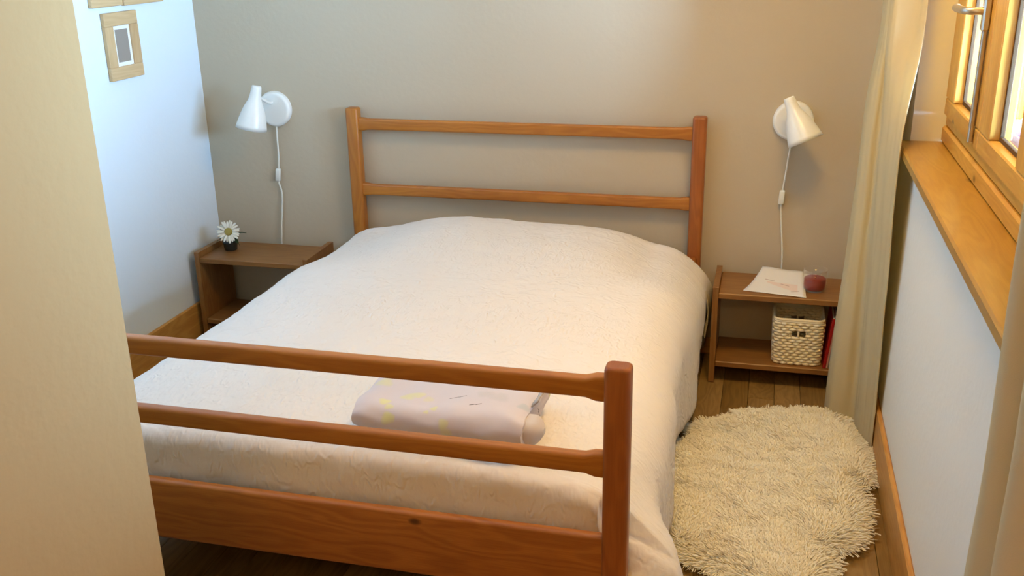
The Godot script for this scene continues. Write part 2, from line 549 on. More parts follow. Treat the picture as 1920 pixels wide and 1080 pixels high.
func window() -> void:
	var w := thing("window_1", "varnished pine casement window over the deep sill on the right", "window", Vector3.ZERO, 0, "", "structure")
	tag(part(w, "windowsill", box(Vector3(1.284, 1.0, 0.652), Vector3(1.43, 1.03, 2.358), 0.005, 2), M.pine), "knotty pine sill board")
	# fixed frame
	var fr := Node3D.new()
	fr.name = "frame"
	w.add_child(fr)
	part(fr, "bottom_bead", box(Vector3(1.405, 1.03, 0.652), Vector3(1.47, 1.079, 2.358), 0.006, 2), M.window)
	part(fr, "bottom_rail", box(Vector3(1.413, 1.081, 0.652), Vector3(1.47, 1.113, 2.358), 0.003, 2), M.window)
	part(fr, "top_rail", box(Vector3(1.413, 2.03, 0.652), Vector3(1.47, 2.078, 2.358), 0.004, 2), M.window)
	part(fr, "jamb", box(Vector3(1.413, 1.113, 0.652), Vector3(1.47, 2.03, 0.684), 0.004, 1), M.window)
	part(fr, "jamb", box(Vector3(1.413, 1.113, 2.31), Vector3(1.47, 2.03, 2.358), 0.004, 1), M.window)
	for k in 3:
		var z0: float = [0.684, 1.222, 1.76][k]
		var z1: float = z0 + 0.533
		var s := Node3D.new()
		s.name = "sash"
		w.add_child(s, true)
		var pa := z0 + 0.131 if k == 0 else z0 + 0.115
		var pb := z1 - 0.115
		if k == 1: pb = 1.632
		part(s, "bottom_rail", box(Vector3(1.40, 1.116, z0), Vector3(1.452, 1.167, z1), 0.004, 2), M.window)
		part(s, "top_rail", box(Vector3(1.40, 1.96, z0), Vector3(1.452, 2.028, z1), 0.004, 2), M.window)
		part(s, "stile", box(Vector3(1.40, 1.1675, z0), Vector3(1.452, 1.96, pa), 0.003, 1), M.window)
		part(s, "stile", box(Vector3(1.40, 1.1675, pb), Vector3(1.452, 1.96, z1), 0.003, 1), M.window)
		var g := begin()
		add_box(g, Vector3(1.424, 1.1675, pa), Vector3(1.434, 1.178, pb), 0.001)
		add_box(g, Vector3(1.424, 1.95, pa), Vector3(1.434, 1.96, pb), 0.001)
		add_box(g, Vector3(1.424, 1.178, pa), Vector3(1.434, 1.95, pa + 0.008), 0.001)
		add_box(g, Vector3(1.424, 1.178, pb - 0.008), Vector3(1.434, 1.95, pb), 0.001)
		part(s, "gasket", done(g), M.gasket)
		part(s, "pane", box(Vector3(1.4275, 1.17, pa + 0.001), Vector3(1.4305, 1.958, pb - 0.001), 0.0), M.glass)
		if k == 0:
			# bolt rod with its lever handle
			part(s, "bolt_rod", loft(bar_rings(Vector3(1.392, 1.13, 1.163), Vector3(1.392, 2.0, 1.163), rrect(0.012, 0.02, 0.005))), M.steel)
			var hb := begin()
			add_box(hb, Vector3(1.382, 1.40, 1.148), Vector3(1.40, 1.50, 1.178), 0.004)
			part(s, "handle_plate", done(hb), M.steel)
			var hp := smooth_path([Vector3(1.39, 1.447, 1.163), Vector3(1.36, 1.447, 1.163), Vector3(1.345, 1.447, 1.15), Vector3(1.343, 1.446, 1.11), Vector3(1.343, 1.444, 1.04), Vector3(1.346, 1.443, 1.0), Vector3(1.353, 1.443, 0.985)], 0.006)
			part(s, "handle", tube(hp, 0.0095, 14), M.steel)

func bar_rings(a: Vector3, b: Vector3, sec: PackedVector2Array) -> Array:
	var d := (b - a).normalized()
	var u := Vector3.RIGHT if absf(d.x) < 0.8 else Vector3.UP
	u = (u - d * u.dot(d)).normalized()
	var v := d.cross(u)
	var out := []
	for t in [0.0, 0.5, 1.0]:
		var r := PackedVector3Array()
		for p in sec: r.append(a.lerp(b, t) + u * p.x + v * p.y)
		out.append(r)
	return out

func outside() -> void:
	# a board shutter folded out against the outer reveal, the ledge, the yard
	var s := thing("shutter", "sunlit yellow board shutter standing beyond the window glass", "shutter", Vector3.ZERO)
	for k in 8:
		var x0 := 1.474 + 0.048 * k
		var d := 0.004 if k % 2 else 0.0
		var m := box(Vector3(x0, 1.105, 0.656 + d), Vector3(x0 + 0.0465, 2.06, 0.674 + d), 0.003, 1)
		part(s, "board", m, M.shutter)
	part(s, "ledger", box(Vector3(1.63, 1.25, 0.63), Vector3(1.856, 1.32, 0.656), 0.003, 0), M.shutter)
	part(s, "ledger", box(Vector3(1.63, 1.85, 0.63), Vector3(1.856, 1.92, 0.656), 0.003, 0), M.shutter)
	solo("trim_1", box(Vector3(1.47, 1.04, 0.50), Vector3(1.80, 1.10, 2.5), 0.006, 2), plain(Color(0.86, 0.82, 0.75), 0.8), "pale outer ledge under the window glass", "ledge", "structure")
	var b := thing("lilac_red_item", "small lilac and red item of unclear kind on the pale ledge outside the window", "lilac_red_item", Vector3(1.525, 1.10, 1.17))  # lilac and red thing of unclear kind, shaped as a small trough
	var st := begin()
	add_loft(st, [ring_xz(0.05, 0.16, 0.0), ring_xz(0.06, 0.19, 0.028)])
	tag(part(b, "base", done(st), plain(Color(0.75, 0.22, 0.16), 0.6)), "red lower part")
	st = begin()
	add_loft(st, [ring_xz(0.062, 0.20, 0.028), ring_xz(0.066, 0.205, 0.05), ring_xz(0.052, 0.19, 0.05), ring_xz(0.05, 0.185, 0.035)])
	tag(part(b, "rim", done(st), plain(Color(0.50, 0.45, 0.72), 0.6)), "lilac rim")
	solo("ground", box(Vector3(1.62, -0.3, -6.0), Vector3(14.0, -0.1, 12.0), 0.0), plain(Color(0.62, 0.60, 0.55), 0.9), "pale sunlit yard outside the window", "ground", "structure")

func ring_xz(w: float, l: float, y: float) -> PackedVector3Array:
	var out := PackedVector3Array()
	for p in rrect(w, l, 0.02): out.append(Vector3(p.x, y, p.y))
	return out

# ------------------------------------------------------------------ bed
const BX0 := -0.7815
const BX1 := 0.6773
const PW := 0.0532
const ZF := 2.1

func post_mesh(h: float, d: float) -> ArrayMesh:
	var rings := []
	for s in [[0.0, 0.0], [0.3, 0.0], [h * 0.6, 0.0], [h - 0.009, 0.0], [h - 0.005, 0.0008], [h - 0.002, 0.0025], [h, 0.0055]]:
		var r := PackedVector3Array()
		for p in rrect(PW - 2 * s[1], d - 2 * s[1], 0.011 - s[1] * 0.3, 4): r.append(Vector3(p.x, s[0], p.y))
		rings.append(r)
	return loft(rings, 1, Vector2(rng.randf(), rng.randf()))

func rail_mesh(x0: float, x1: float, h: float, d: float, flare := 0.006, side := 1.0) -> ArrayMesh:
	# a bar along x with rounded edges whose ends swell where they meet the posts
	var rings := []
	var L := x1 - x0
	var n := 26
	var ts := [0.0, 0.012, 0.022, 0.032, 0.042, 0.055, 0.3]
	var xs := []
	for t in ts: xs.append(x0 + t)
	xs.append((x0 + x1) / 2)
	for k in range(ts.size() - 1, -1, -1): xs.append(x1 - ts[k])
	for x in xs:
		var e := minf(x - x0, x1 - x)
		var f := flare * (1.0 - smoothstep(0.018, 0.046, e))
		var r := PackedVector3Array()
		for p in rrect(d, h + 2 * f, 0.0085, 4): r.append(Vector3(x, p.y, p.x))
		rings.append(r)
	return loft(rings, 0, Vector2(rng.randf() * 2, rng.randf() * 2))

func bed() -> void:
	var b := thing("bed_frame", "honey-brown wooden double bed frame with open two-rail headboard and footboard", "bed", Vector3.ZERO)
	for x in [BX0 + PW / 2, BX1 - PW / 2]:
		tag(part(b, "headboard_post", post_mesh(0.978, 0.05), M.post if x > 0 else M.bed, Vector3(x, 0, 0.045)), "")
		part(b, "footboard_post", post_mesh(0.85, 0.046), M.post, Vector3(x, 0, ZF - 0.023))
	var x0 := BX0 + PW - 0.004
	var x1 := BX1 - PW + 0.004
	for y in [0.9345, 0.6605]:
		part(b, "headboard_rail", rail_mesh(x0, x1, 0.046, 0.026, 0.004), M.bed, Vector3(0, y - 0.023, 0.045))
	for y in [0.819, 0.648]:
		part(b, "footboard_rail", rail_mesh(x0, x1, 0.043, 0.028, 0.007), M.bed, Vector3(0, y - 0.0215, ZF - 0.026))
	part(b, "footboard_panel", rail_mesh(x0, x1, 0.158, 0.026, 0.0), M.board, Vector3(0, 0.46 - 0.079, ZF - 0.024))
	part(b, "headboard_panel", rail_mesh(x0, x1, 0.14, 0.026, 0.0), M.board, Vector3(0, 0.30, 0.045))
	for x in [BX0 + 0.028, BX1 - 0.028]:
		part(b, "side_rail", box(Vector3(x - 0.013, 0.27, 0.07), Vector3(x + 0.013, 0.43, ZF - 0.046), 0.004, 2), M.board)
	for k in 12:
		var z := 0.16 + k * 0.163
		part(b, "slat", box(Vector3(BX0 + 0.042, 0.30, z), Vector3(BX1 - 0.042, 0.318, z + 0.07), 0.003, 0), M.stand)
	# mattress
	var st := begin()
	var rings := []
	for s in [[0.3185, 0.02], [0.335, 0.004], [0.35, 0.0], [0.42, 0.0], [0.45, 0.012], [0.475, 0.05]]:
		var r := PackedVector3Array()
		for p in rrect(1.345 - 2 * s[1], 1.92 - 2 * s[1], 0.06): r.append(Vector3(-0.052 + p.x, s[0], 1.045 + p.y))
		rings.append(r)
	solo("mattress", loft(rings, 0), M.mattress, "off-white mattress hidden under the white coverlet", "mattress")

func cover_top(x: float, z: float) -> float:
	var u := absf((x + 0.055) / 0.70)
	var h := 0.560 - 0.012 * u * u - 0.03 * pow(u, 4)
	# two pillows under the head end, the left one fuller
	var head := smoothstep(0.06, 0.24, z) * (1.0 - smoothstep(0.42, 0.80, z))
	var prof := 0.026 * exp(-pow((x + 0.24) / 0.24, 2)) + 0.016 * exp(-pow((x - 0.18) / 0.26, 2)) - 0.04 * smoothstep(0.30, 0.65, absf(x))
	h += head * (prof - 0.035 * smoothstep(0.36, 0.62, x))
	h -= 0.10 * (1.0 - smoothstep(0.02, 0.20, z))
	return h

func coverlet() -> void:
	var wob := noise(51, 1.0, 3)
	var wob2 := noise(52, 1.0, 2)
	# across: 0 = left hem ... 1 = right hem
	var cross := []   # [kind, value]: top columns by x, hang columns by depth below the shoulder
	var nh := 16
	var xl := -0.778
	var xr := 0.705
	var rxl := 0.17
	var rxr := 0.20
	for k in nh + 1: cross.append([-1, 0.46 * (1.0 - float(k) / nh)])
	for k in range(7, 0, -1): cross.append([-2, k / 8.0])
	for k in 61: cross.append([0, lerpf(xl + rxl, xr - rxr, k / 60.0)])
	for k in range(1, 8): cross.append([2, k / 8.0])
	for k in nh + 1: cross.append([1, 0.46 * float(k) / nh])
	var ts := []
	for k in 128: ts.append(0.075 + (2.0 - 0.075) * k / 127.0)
	for k in range(1, 19): ts.append(2.0 + 0.20 * k / 18.0)
	var P := []
	var U := []
	var s_uv := 0.0
	for ci in cross.size():
		var c: Array = cross[ci]
		var row := PackedVector3Array()
		var urow := []
		for t in ts:
			var z: float = minf(t, 2.0)
			var p := Vector3.ZERO
			var hang := 0.0
			p.z = z
			if c[0] == 0:
				p.x = c[1]
				p.y = cover_top(p.x, z)
			else:
				var sg := signf(c[0])
				var xe: float = xr if sg > 0 else xl
				if sg < 0: xe -= 0.02 * smoothstep(1.2, 1.9, z)
				var rx: float = rxr if sg > 0 else rxl
				var xs := xe - sg * rx
				var ys := cover_top(xs, z)
				var ry: float = 0.17 if sg > 0 else 0.13
				if absi(c[0]) == 2:
					var a: float = c[1] * PI / 2
					p.x = xs + sg * rx * sin(a)
					p.y = ys - ry * (1.0 - cos(a))
					hang = 0.12 * c[1] * c[1]
				else:
					hang = 0.12 + c[1]
					p.x = xe
					p.y = ys - ry - c[1] * (ys - ry - 0.075) / 0.46
				# folds grow towards the hem
				var g := sqrt(clampf(hang / 0.5, 0.0, 1.0))
				var fold := sin(z * 9.0 + 1.3 + sin(z * 3.1) * 1.2) * 0.013 + sin(z * 19.0 + 0.6 + sin(z * 5.0)) * 0.008
				p.x += sg * g * (fold + 0.004)
				if sg > 0 and z < 0.4: p.x = minf(p.x, 0.712)
				if sg > 0:
					# bulge of the pillow beside the post
					p.x += 0.020 * smoothstep(0.02, 0.12, hang) * (1.0 - smoothstep(0.2, 0.5, hang)) * (1.0 - smoothstep(0.2, 0.55, z))
					p.x -= 0.018 * g * smoothstep(0.6, 0.9, z) * (1.0 - smoothstep(1.1, 1.5, z))
			var e: float = t - 2.0
			var w := smoothstep(0.035, 0.13, hang) if c[0] >= 0 else 0.0
			if c[0] > 0:
				# the free corner swings out past the foot post
				var dy := maxf(0.0, 0.545 - p.y)
				var lobe := smoothstep(1.72, 1.97, t) * (1.0 - smoothstep(2.04, 2.17, t))
				p.x += w * lobe * (0.012 + 0.29 * dy)
				p.x -= w * 0.022 * smoothstep(2.08, 2.2, t)
			if e > 0:
				var r := 0.04
				var a := minf(e / r, PI / 2)
				var down := Vector3(p.x, p.y - r * (1 - cos(a)) - maxf(0.0, e - r * PI / 2), 2.0 + r * sin(a))
				# lies inside the footboard
				down.x = clampf(down.x, -0.715, 0.60) if c[0] <= 0 else minf(down.x, 0.606 + 0.1 * w)
				var fwd := Vector3(p.x, p.y - 0.10 * e, 2.0 + e * 0.50)
				p = down.lerp(fwd, w)
				if w < 0.5: p.z = minf(p.z, 2.043)
			# small waves of the crinkled cloth
			var amp := 0.0035 if c[0] == 0 and e <= 0 else 0.0045
			var n1 := wob.get_noise_2d(p.x * 5.0, t * 6.0) * amp * 1.2 + wob2.get_noise_2d(p.x * 14.0 + p.y * 14.0, t * 20.0 + p.y * 6.0) * amp * 0.6
			if c[0] == 0 and e <= 0: p.y += n1
			elif c[0] != 0 and e <= 0: p.x += n1 * signf(c[0])
			else: p.z += n1 * 0.8
			row.append(p)
		P.append(row)
	# uv by distance on the cloth
	var us := 0.0
	for i in P.size():
		if i > 0: us += (P[i][40] as Vector3).distance_to(P[i - 1][40])
		var urow := []
		for j in ts.size(): urow.append(Vector2(us, ts[j]) )
		U.append(urow)
	# di x dj must point outward: x across, z along -> x cross z = -y, so run the other way
	P.reverse()
	U.reverse()
	solo("coverlet", sheet(P, 0.007, U), M.cover, "crinkled white coverlet spread over the whole bed, hanging at its side", "bedspread")

func blanket() -> void:
	var st := begin()
	var rings := []
	var wob := noise(61, 1.0, 2)
	# cross-section in z,y of a folded stack with a fat rounded front fold
	var sec := PackedVector2Array()
	for k in 17:
		var a := -PI / 2 + PI * k / 16.0
		sec.append(Vector2(0.105 + 0.04 * cos(a), 0.036 + 0.036 * sin(a)))
	for k in 8: sec.append(Vector2(lerpf(0.09, -0.10, k / 7.0), 0.072 - 0.004 * k / 7.0))
	for k in range(1, 8):
		var a := PI / 2 + PI * k / 8.0
		sec.append(Vector2(-0.11 + 0.028 * cos(a), 0.034 + 0.034 * sin(a)))
	for k in 6: sec.append(Vector2(lerpf(-0.10, 0.09, k / 5.0), 0.0))
	var n := 40
	for i in n + 1:
		var t := float(i) / n
		var x := lerpf(-0.205, 0.195, t)
		var e := minf(t, 1.0 - t) * 0.4
		var sh := 1.0 - 0.22 * pow(1.0 - clampf(e / 0.03, 0, 1), 2)
		var r := PackedVector3Array()
		for k in sec.size():
			var p := sec[k]
			var q := Vector3(x, 0.036 + (p.y - 0.036) * sh, p.x * (0.96 + 0.04 * sh))
			q.y += (wob.get_noise_3d(x * 9, q.z * 9, p.y * 20) * 0.006 + 0.004 * sin(x * 16.0)) * smoothstep(0.01, 0.06, p.y)
			q.z += wob.get_noise_3d(x * 8 + 5, p.y * 20, 0) * 0.006
			q.x += wob.get_noise_2d(q.z * 9, p.y * 25.0) * 0.006
			r.append(q)
		rings.append(r)
	add_loft(st, rings, 0)
	var o := thing("baby_blanket", "folded white baby blanket with pale yellow print lying on the coverlet", "blanket", Vector3(0.235, 0.572, 1.83), -0.02)
	var m := done(st)
	var mat := plain(Color(0.86, 0.83, 0.85), 0.95, 0.15)
	mat.albedo_texture = blanket_print()
	mat.albedo_color = Color.WHITE
	mat.uv1_scale = Vector3(2.2, 2.2, 1)
	mat.uv1_offset = Vector3(0.47, 0.22, 0)
	part(o, "outer_fold", m, mat)
	# the rolled inner layers that stick out at the right end
	var roll := []
	for i in 9:
		var t := i / 8.0
		var r := PackedVector3Array()
		var sc := 1.0 - 0.75 * pow(maxf(0.0, (t - 0.35) / 0.65), 3)
		for p in rrect(0.085, 0.056, 0.026, 5):
			r.append(Vector3(0.18 + 0.052 * t, 0.030 + p.y * sc, 0.085 + p.x * sc))
		roll.append(r)
	tag(part(o, "inner_roll", loft(roll, 0), plain(Color(0.80, 0.77, 0.76), 0.95, 0.15)), "rolled inner layers sticking out")
	var flap := []
	for i in 5:
		var row := PackedVector3Array()
		for j in 7:
			row.append(Vector3(0.196 + 0.004 * i + 0.002 * sin(j), 0.070 + 0.004 * i - 0.002 * j * 0.2, -0.02 + 0.012 * j))
		flap.append(row)
	tag(part(o, "hem_tab", sheet(flap, 0.003), plain(Color(0.70, 0.67, 0.65), 0.9)), "grey hem edge standing up")

func blanket_print() -> Texture2D:
	# u along the blanket, v from the front fold over the top
	var w := 512
	var im := Image.create(w, w, false, Image.FORMAT_RGB8)
	im.fill(Color(0.83, 0.80, 0.82))
	var yel := Color(0.86, 0.86, 0.62)
	for q in [[0.16, 0.50, 0.035, yel, 0.8], [0.20, 0.46, 0.028, yel, 0.7], [0.21, 0.38, 0.040, yel, 0.9], [0.26, 0.58, 0.045, yel, 0.6], [0.31, 0.60, 0.035, yel, 0.6], [0.37, 0.57, 0.030, yel, 0.35], [0.43, 0.47, 0.022, yel, 0.7], [0.40, 0.44, 0.016, yel, 0.6], [0.50, 0.38, 0.030, yel, 0.7], [0.515, 0.34, 0.035, yel, 0.5], [0.86, 0.60, 0.035, Color(0.70, 0.75, 0.78), 0.6], [0.72, 0.64, 0.06, Color(0.76, 0.76, 0.77), 0.4], [0.64, 0.66, 0.05, Color(0.77, 0.75, 0.75), 0.4], [0.08, 0.7, 0.05, yel, 0.5], [0.78, 0.86, 0.05, yel, 0.5]]:
		var c := Vector2(q[0], q[1]) * w
		var rad: float = q[2] * w
		for y in range(int(c.y - rad), int(c.y + rad)):
			for x in range(int(c.x - rad), int(c.x + rad)):
				var d := Vector2(x, y).distance_to(c) / rad
				d *= 1.0 + 0.16 * sin(Vector2(x, y).angle_to_point(c) * 3.0 + q[0] * 40.0)
				if d < 1.0:
					var px := posmod(x, w)
					var py := posmod(y, w)
					im.set_pixel(px, py, im.get_pixel(px, py).lerp(q[3], float(q[4]) * (1.0 - d * d * d)))
	for q in [[0.475, 0.585], [0.50, 0.60], [0.525, 0.615], [0.60, 0.52], [0.63, 0.53]]:
		for s in 20:
			var p := Vector2(q[0], q[1]) * w + Vector2(s * 0.7, s * 0.35)
			for e in [Vector2.ZERO, Vector2.DOWN, Vector2(0, 2)]: im.set_pixel(int(p.x + e.x), int(p.y + e.y), Color(0.42, 0.40, 0.41))
	im.generate_mipmaps()
	return ImageTexture.create_from_image(im)

# ------------------------------------------------------------------ bedside tables
const NW := 0.5211
func nightstand(k: int) -> void:
	var at := Vector3(-1.4187 if k == 0 else 0.7422, 0, 0.03)
	var o := thing("nightstand", ["low brown wooden bedside table under the daisy, tucked into the left corner", "low brown wooden bedside table beside the curtain, holding the white basket"][k], "bedside table", at, 0, "bedside tables")
	var d := 0.261
	var poly := PackedVector2Array([Vector2(0.004, 0), Vector2(0.034, 0), Vector2(0.040, 0.045), Vector2(0.055, 0.060), Vector2(d - 0.055, 0.060), Vector2(d - 0.040, 0.045), Vector2(d - 0.034, 0), Vector2(d - 0.004, 0), Vector2(d, 0.006), Vector2(d, 0.3875), Vector2(d - 0.0025, 0.390), Vector2(0.0025, 0.390), Vector2(0, 0.3875), Vector2(0, 0.006)])
	for x in [0.0, NW - 0.021]:
		part(o, "side_panel", side_panel(poly, x, x + 0.021, Vector2(rng.randf(), rng.randf())), M.stand)
	part(o, "top", box(Vector3(0.021, 0.343, 0.004), Vector3(NW - 0.021, 0.366, d - 0.002), 0.003, 0), M.stand)
	part(o, "shelf", box(Vector3(0.021, 0.068, 0.004), Vector3(NW - 0.021, 0.0905, d - 0.002), 0.003, 0), M.stand)

# ------------------------------------------------------------------ wall lamps
func lamp(label: String, plate: Vector3, neck: Vector3, mouth: Vector3, cord: Array, sw: int) -> void:
	var o := thing("wall_lamp", label, "wall lamp", Vector3(plate.x, plate.y, 0), 0, "white wall lamps above the bedside tables")
	var org := Vector3(plate.x, plate.y, 0)
	var st := begin()
	add_lathe(st, [Vector2(0.074, 0), Vector2(0.074, 0.014), Vector2(0.071, 0.021), Vector2(0.064, 0.026), Vector2(0.058, 0.026), Vector2(0.0, 0.026)], Transform3D(Basis(Vector3.RIGHT, PI / 2), Vector3.ZERO), 48)
	part(o, "wall_plate", done(st), M.enamel)
	# shade
	var axis := (mouth - neck).normalized()
	var L := mouth.distance_to(neck)
	var u := axis.cross(Vector3.BACK).normalized()
	var xf := Transform3D(Basis(u, -axis, u.cross(-axis)), mouth - org)   # local y from mouth up to neck
	var prof := []
	for p in [[1.0, 0.064], [0.9, 0.0605], [0.8, 0.0565], [0.68, 0.051], [0.56, 0.0445], [0.46, 0.0375], [0.37, 0.0300], [0.28, 0.0245], [0.18, 0.0222], [0.08, 0.0208], [0.02, 0.0196], [0.0, 0.0170]]:
		prof.append(Vector2(p[1], (1.0 - p[0]) * L))
	prof.append(Vector2(0.0, L))
	st = begin()
	add_lathe(st, prof, xf, 48)
	var inner := []
	for p in prof.slice(0, 9): inner.append(Vector2(p.x - 0.0016, p.y + 0.0002))
	inner.reverse()
	add_lathe(st, inner, xf, 48)
	add_lathe(st, [Vector2(prof[0].x - 0.0016, 0.0002), prof[0]], xf, 48)
	var sh := part(o, "shade", done(st), M.enamel)
	st = begin()
	var bp := []
	for k in 9:
		var a := -PI / 2 + PI * 0.75 * k / 8.0
		bp.append(Vector2(0.019 * cos(a) + 0.0001, 0.052 + 0.019 * sin(a)))
	bp.append(Vector2(0.012, 0.085))
	bp.append(Vector2(0.012, 0.11))
	add_lathe(st, bp, xf, 24)
	part(sh, "bulb", done(st), plain(Color(0.92, 0.92, 0.9), 0.3))
	# arm from plate to shade
	var hub := neck.lerp(mouth, 0.26) - org
	part(o, "arm", tube(smooth_path([Vector3(-0.004 if plate.x < 0 else -0.012, 0.030, 0.024), Vector3(-0.004 if plate.x < 0 else -0.012, 0.032, 0.05), hub + Vector3(0, 0, -0.018)], 0.01), 0.0065, 12), M.enamel)
	var pts := []
	for c in cord: pts.append(c - org)
	var cd := part(o, "cord", tube(smooth_path(pts), 0.0034, 8), M.plastic)
	var a0: Vector3 = pts[sw]
	var a1: Vector3 = pts[sw + 1]
	var dir := (a1 - a0).normalized()
	var rings := []
	for t in [[0.0, 0.6], [0.02, 0.85], [0.06, 1.0], [0.94, 1.0], [0.98, 0.85], [1.0, 0.6]]:
		var r := PackedVector3Array()
		for p in rrect(0.021 * t[1], 0.014 * t[1], 0.004): r.append(a0.lerp(a1, t[0]) + Vector3(p.x, 0, p.y + 0.004))
		rings.append(r)
	part(cd, "switch", loft(rings, 1), M.plastic)

func lamps() -> void:
	lamp("white metal wall lamp above the daisy, its shade pointing straight down", Vector3(-1.124, 0.957, 0), Vector3(-1.132, 1.071, 0.13), Vector3(-1.166, 0.897, 0.150),
		[Vector3(-1.124, 0.885, 0.012), Vector3(-1.126, 0.82, 0.012), Vector3(-1.127, 0.76, 0.012), Vector3(-1.133, 0.701, 0.012), Vector3(-1.139, 0.645, 0.012), Vector3(-1.128, 0.59, 0.012), Vector3(-1.137, 0.50, 0.013), Vector3(-1.147, 0.42, 0.013), Vector3(-1.148, 0.34, 0.014), Vector3(-1.10, 0.28, 0.018), Vector3(-1.04, 0.255, 0.02), Vector3(-1.0, 0.29, 0.02), Vector3(-1.01, 0.33, 0.018), Vector3(-1.06, 0.31, 0.018), Vector3(-1.10, 0.22, 0.018), Vector3(-1.05, 0.15, 0.018)], 3)
	lamp("white metal wall lamp beside the curtain, its shade tilted towards the window", Vector3(0.989, 0.964, 0), Vector3(0.964, 1.068, 0.125), Vector3(1.034, 0.918, 0.15),
		[Vector3(0.989, 0.892, 0.012), Vector3(0.982, 0.83, 0.012), Vector3(0.976, 0.76, 0.012), Vector3(0.970, 0.700, 0.012), Vector3(0.967, 0.645, 0.012), Vector3(0.976, 0.55, 0.012), Vector3(0.985, 0.46, 0.013), Vector3(0.988, 0.38, 0.014), Vector3(0.985, 0.25, 0.015), Vector3(0.99, 0.15, 0.016)], 3)

func unseen_ceiling_lamp(at: Vector3, label: String, energy: float, glow: Color) -> void:  # fitting out of view with its own area light, for the warm lighting
	var o := thing("unseen_ceiling_lamp", label, "ceiling lamp", at)
	var st := begin()
	for s in [-1, 1]:
		add_box(st, Vector3(-0.25, -0.05, s * 0.24 - 0.01), Vector3(0.25, 0.0, s * 0.24 + 0.01), 0.003)
		add_box(st, Vector3(s * 0.24 - 0.01, -0.05, -0.23), Vector3(s * 0.24 + 0.01, 0.0, 0.23), 0.003)
	part(o, "frame", done(st), M.enamel)
	var dm := plain(Color(0.95, 0.93, 0.88), 0.6)
	dm.emission_enabled = true
	dm.emission = glow
	dm.emission_energy_multiplier = 1.0
	part(o, "diffuser", box(Vector3(-0.23, -0.04, -0.23), Vector3(0.23, -0.01, 0.23), 0.0), dm)
	var l := AreaLight3D.new()
	l.name = "unseen_ceiling_lamp_light"
	l.area_size = Vector2(0.44, 0.44)
	l.light_color = glow
	l.light_energy = energy
	l.area_range = 20.0
	l.shadow_enabled = true
	add_child(l, true)
	l.position = at + Vector3(0, -0.045, 0)
	l.rotation_degrees = Vector3(-90, 0, 0)

# ------------------------------------------------------------------ pictures
func picture(label: String, z0: float, z1: float, y0: float, y1: float, border: float) -> void:
	var o := thing("picture_frame", label, "picture frame", Vector3(XL, (y0 + y1) / 2, (z0 + z1) / 2), 0, "pale wooden picture frames on the left wall")
	var hy := (y1 - y0) / 2
	var hz := (z1 - z0) / 2
	var d := 0.017
	var fr := begin()
	add_box(fr, Vector3(0.001, -hy, -hz), Vector3(d, -hy + border, hz), 0.002, 2, Vector2(0.3, 0.1))
	add_box(fr, Vector3(0.001, hy - border, -hz), Vector3(d, hy, hz), 0.002, 2, Vector2(0.7, 0.2))
	add_box(fr, Vector3(0.001, -hy + border, -hz), Vector3(d, hy - border, -hz + border), 0.002, 1, Vector2(0.1, 0.3))
	add_box(fr, Vector3(0.001, -hy + border, hz - border), Vector3(d, hy - border, hz), 0.002, 1, Vector2(0.9, 0.25))
	part(o, "frame", done(fr), M.frame)
	part(o, "mat", box(Vector3(0.001, -hy + border - 0.002, -hz + border - 0.002), Vector3(0.009, hy - border + 0.002, hz - border + 0.002), 0.0005), M.mat)
	var b2 := border + 0.014
	part(o, "print", box(Vector3(0.009, -hy + b2, -hz + b2), Vector3(0.0096, hy - b2, hz - b2), 0.0), M.picture)

func frames() -> void:
	picture("small pale wooden frame with white mat and grey print, hanging lowest on the left wall", 0.422, 0.622, 1.150, 1.392, 0.048)
	picture("pale wooden frame cut by the top edge, nearer the cream wall end", 0.496, 0.678, 1.414, 1.64, 0.045)
	picture("wider pale wooden frame cut by the top edge, nearer the room corner", 0.232, 0.488, 1.411, 1.62, 0.045)

# ------------------------------------------------------------------ curtains
func curtain(label: String, plans: Array) -> void:
	# plans: the folds seen from above at the floor, at sill height and above the sill
	var rows := 90
	var curves := []
	for plan in plans:
		var c := Curve3D.new()
		for i in plan.size():
			var p := Vector3(plan[i][0], 0, plan[i][1])
			var q0: Array = plan[maxi(i - 1, 0)]
			var q1: Array = plan[mini(i + 1, plan.size() - 1)]
			var d := Vector3(q1[0] - q0[0], 0, q1[1] - q0[1]) / 5.0
			c.add_point(p, -d, d)
		curves.append(c)
	var nseg: int = plans[0].size() - 1
	var cols := nseg * 10
	var wob := noise(71, 1.0, 2)
	var P := []
	for i in cols + 1:
		var row := PackedVector3Array()
		var f := float(i) / cols * nseg
		var seg := mini(int(f), nseg - 1)
		for j in rows + 1:
			var y := lerpf(0.012, CEIL - 0.005, float(j) / rows)
			var a: Vector3 = (curves[0] as Curve3D).sample(seg, f - seg)
			var b: Vector3 = (curves[1] as Curve3D).sample(seg, f - seg)
			var c: Vector3 = (curves[2] as Curve3D).sample(seg, f - seg)
			var p := a.lerp(b, smoothstep(0.0, 1.0, y)).lerp(c, smoothstep(1.035, 1.38, y))
			p.y = y
			p.x += wob.get_noise_2d(i * 0.09, y * 1.6) * 0.004
			p.z += wob.get_noise_2d(i * 0.09 + 40, y * 1.6) * 0.004
			row.append(p)
		P.append(row)
	solo("curtain", sheet(P, 0.003), M.curtain, label, "curtain", "", "beige curtains of the window")

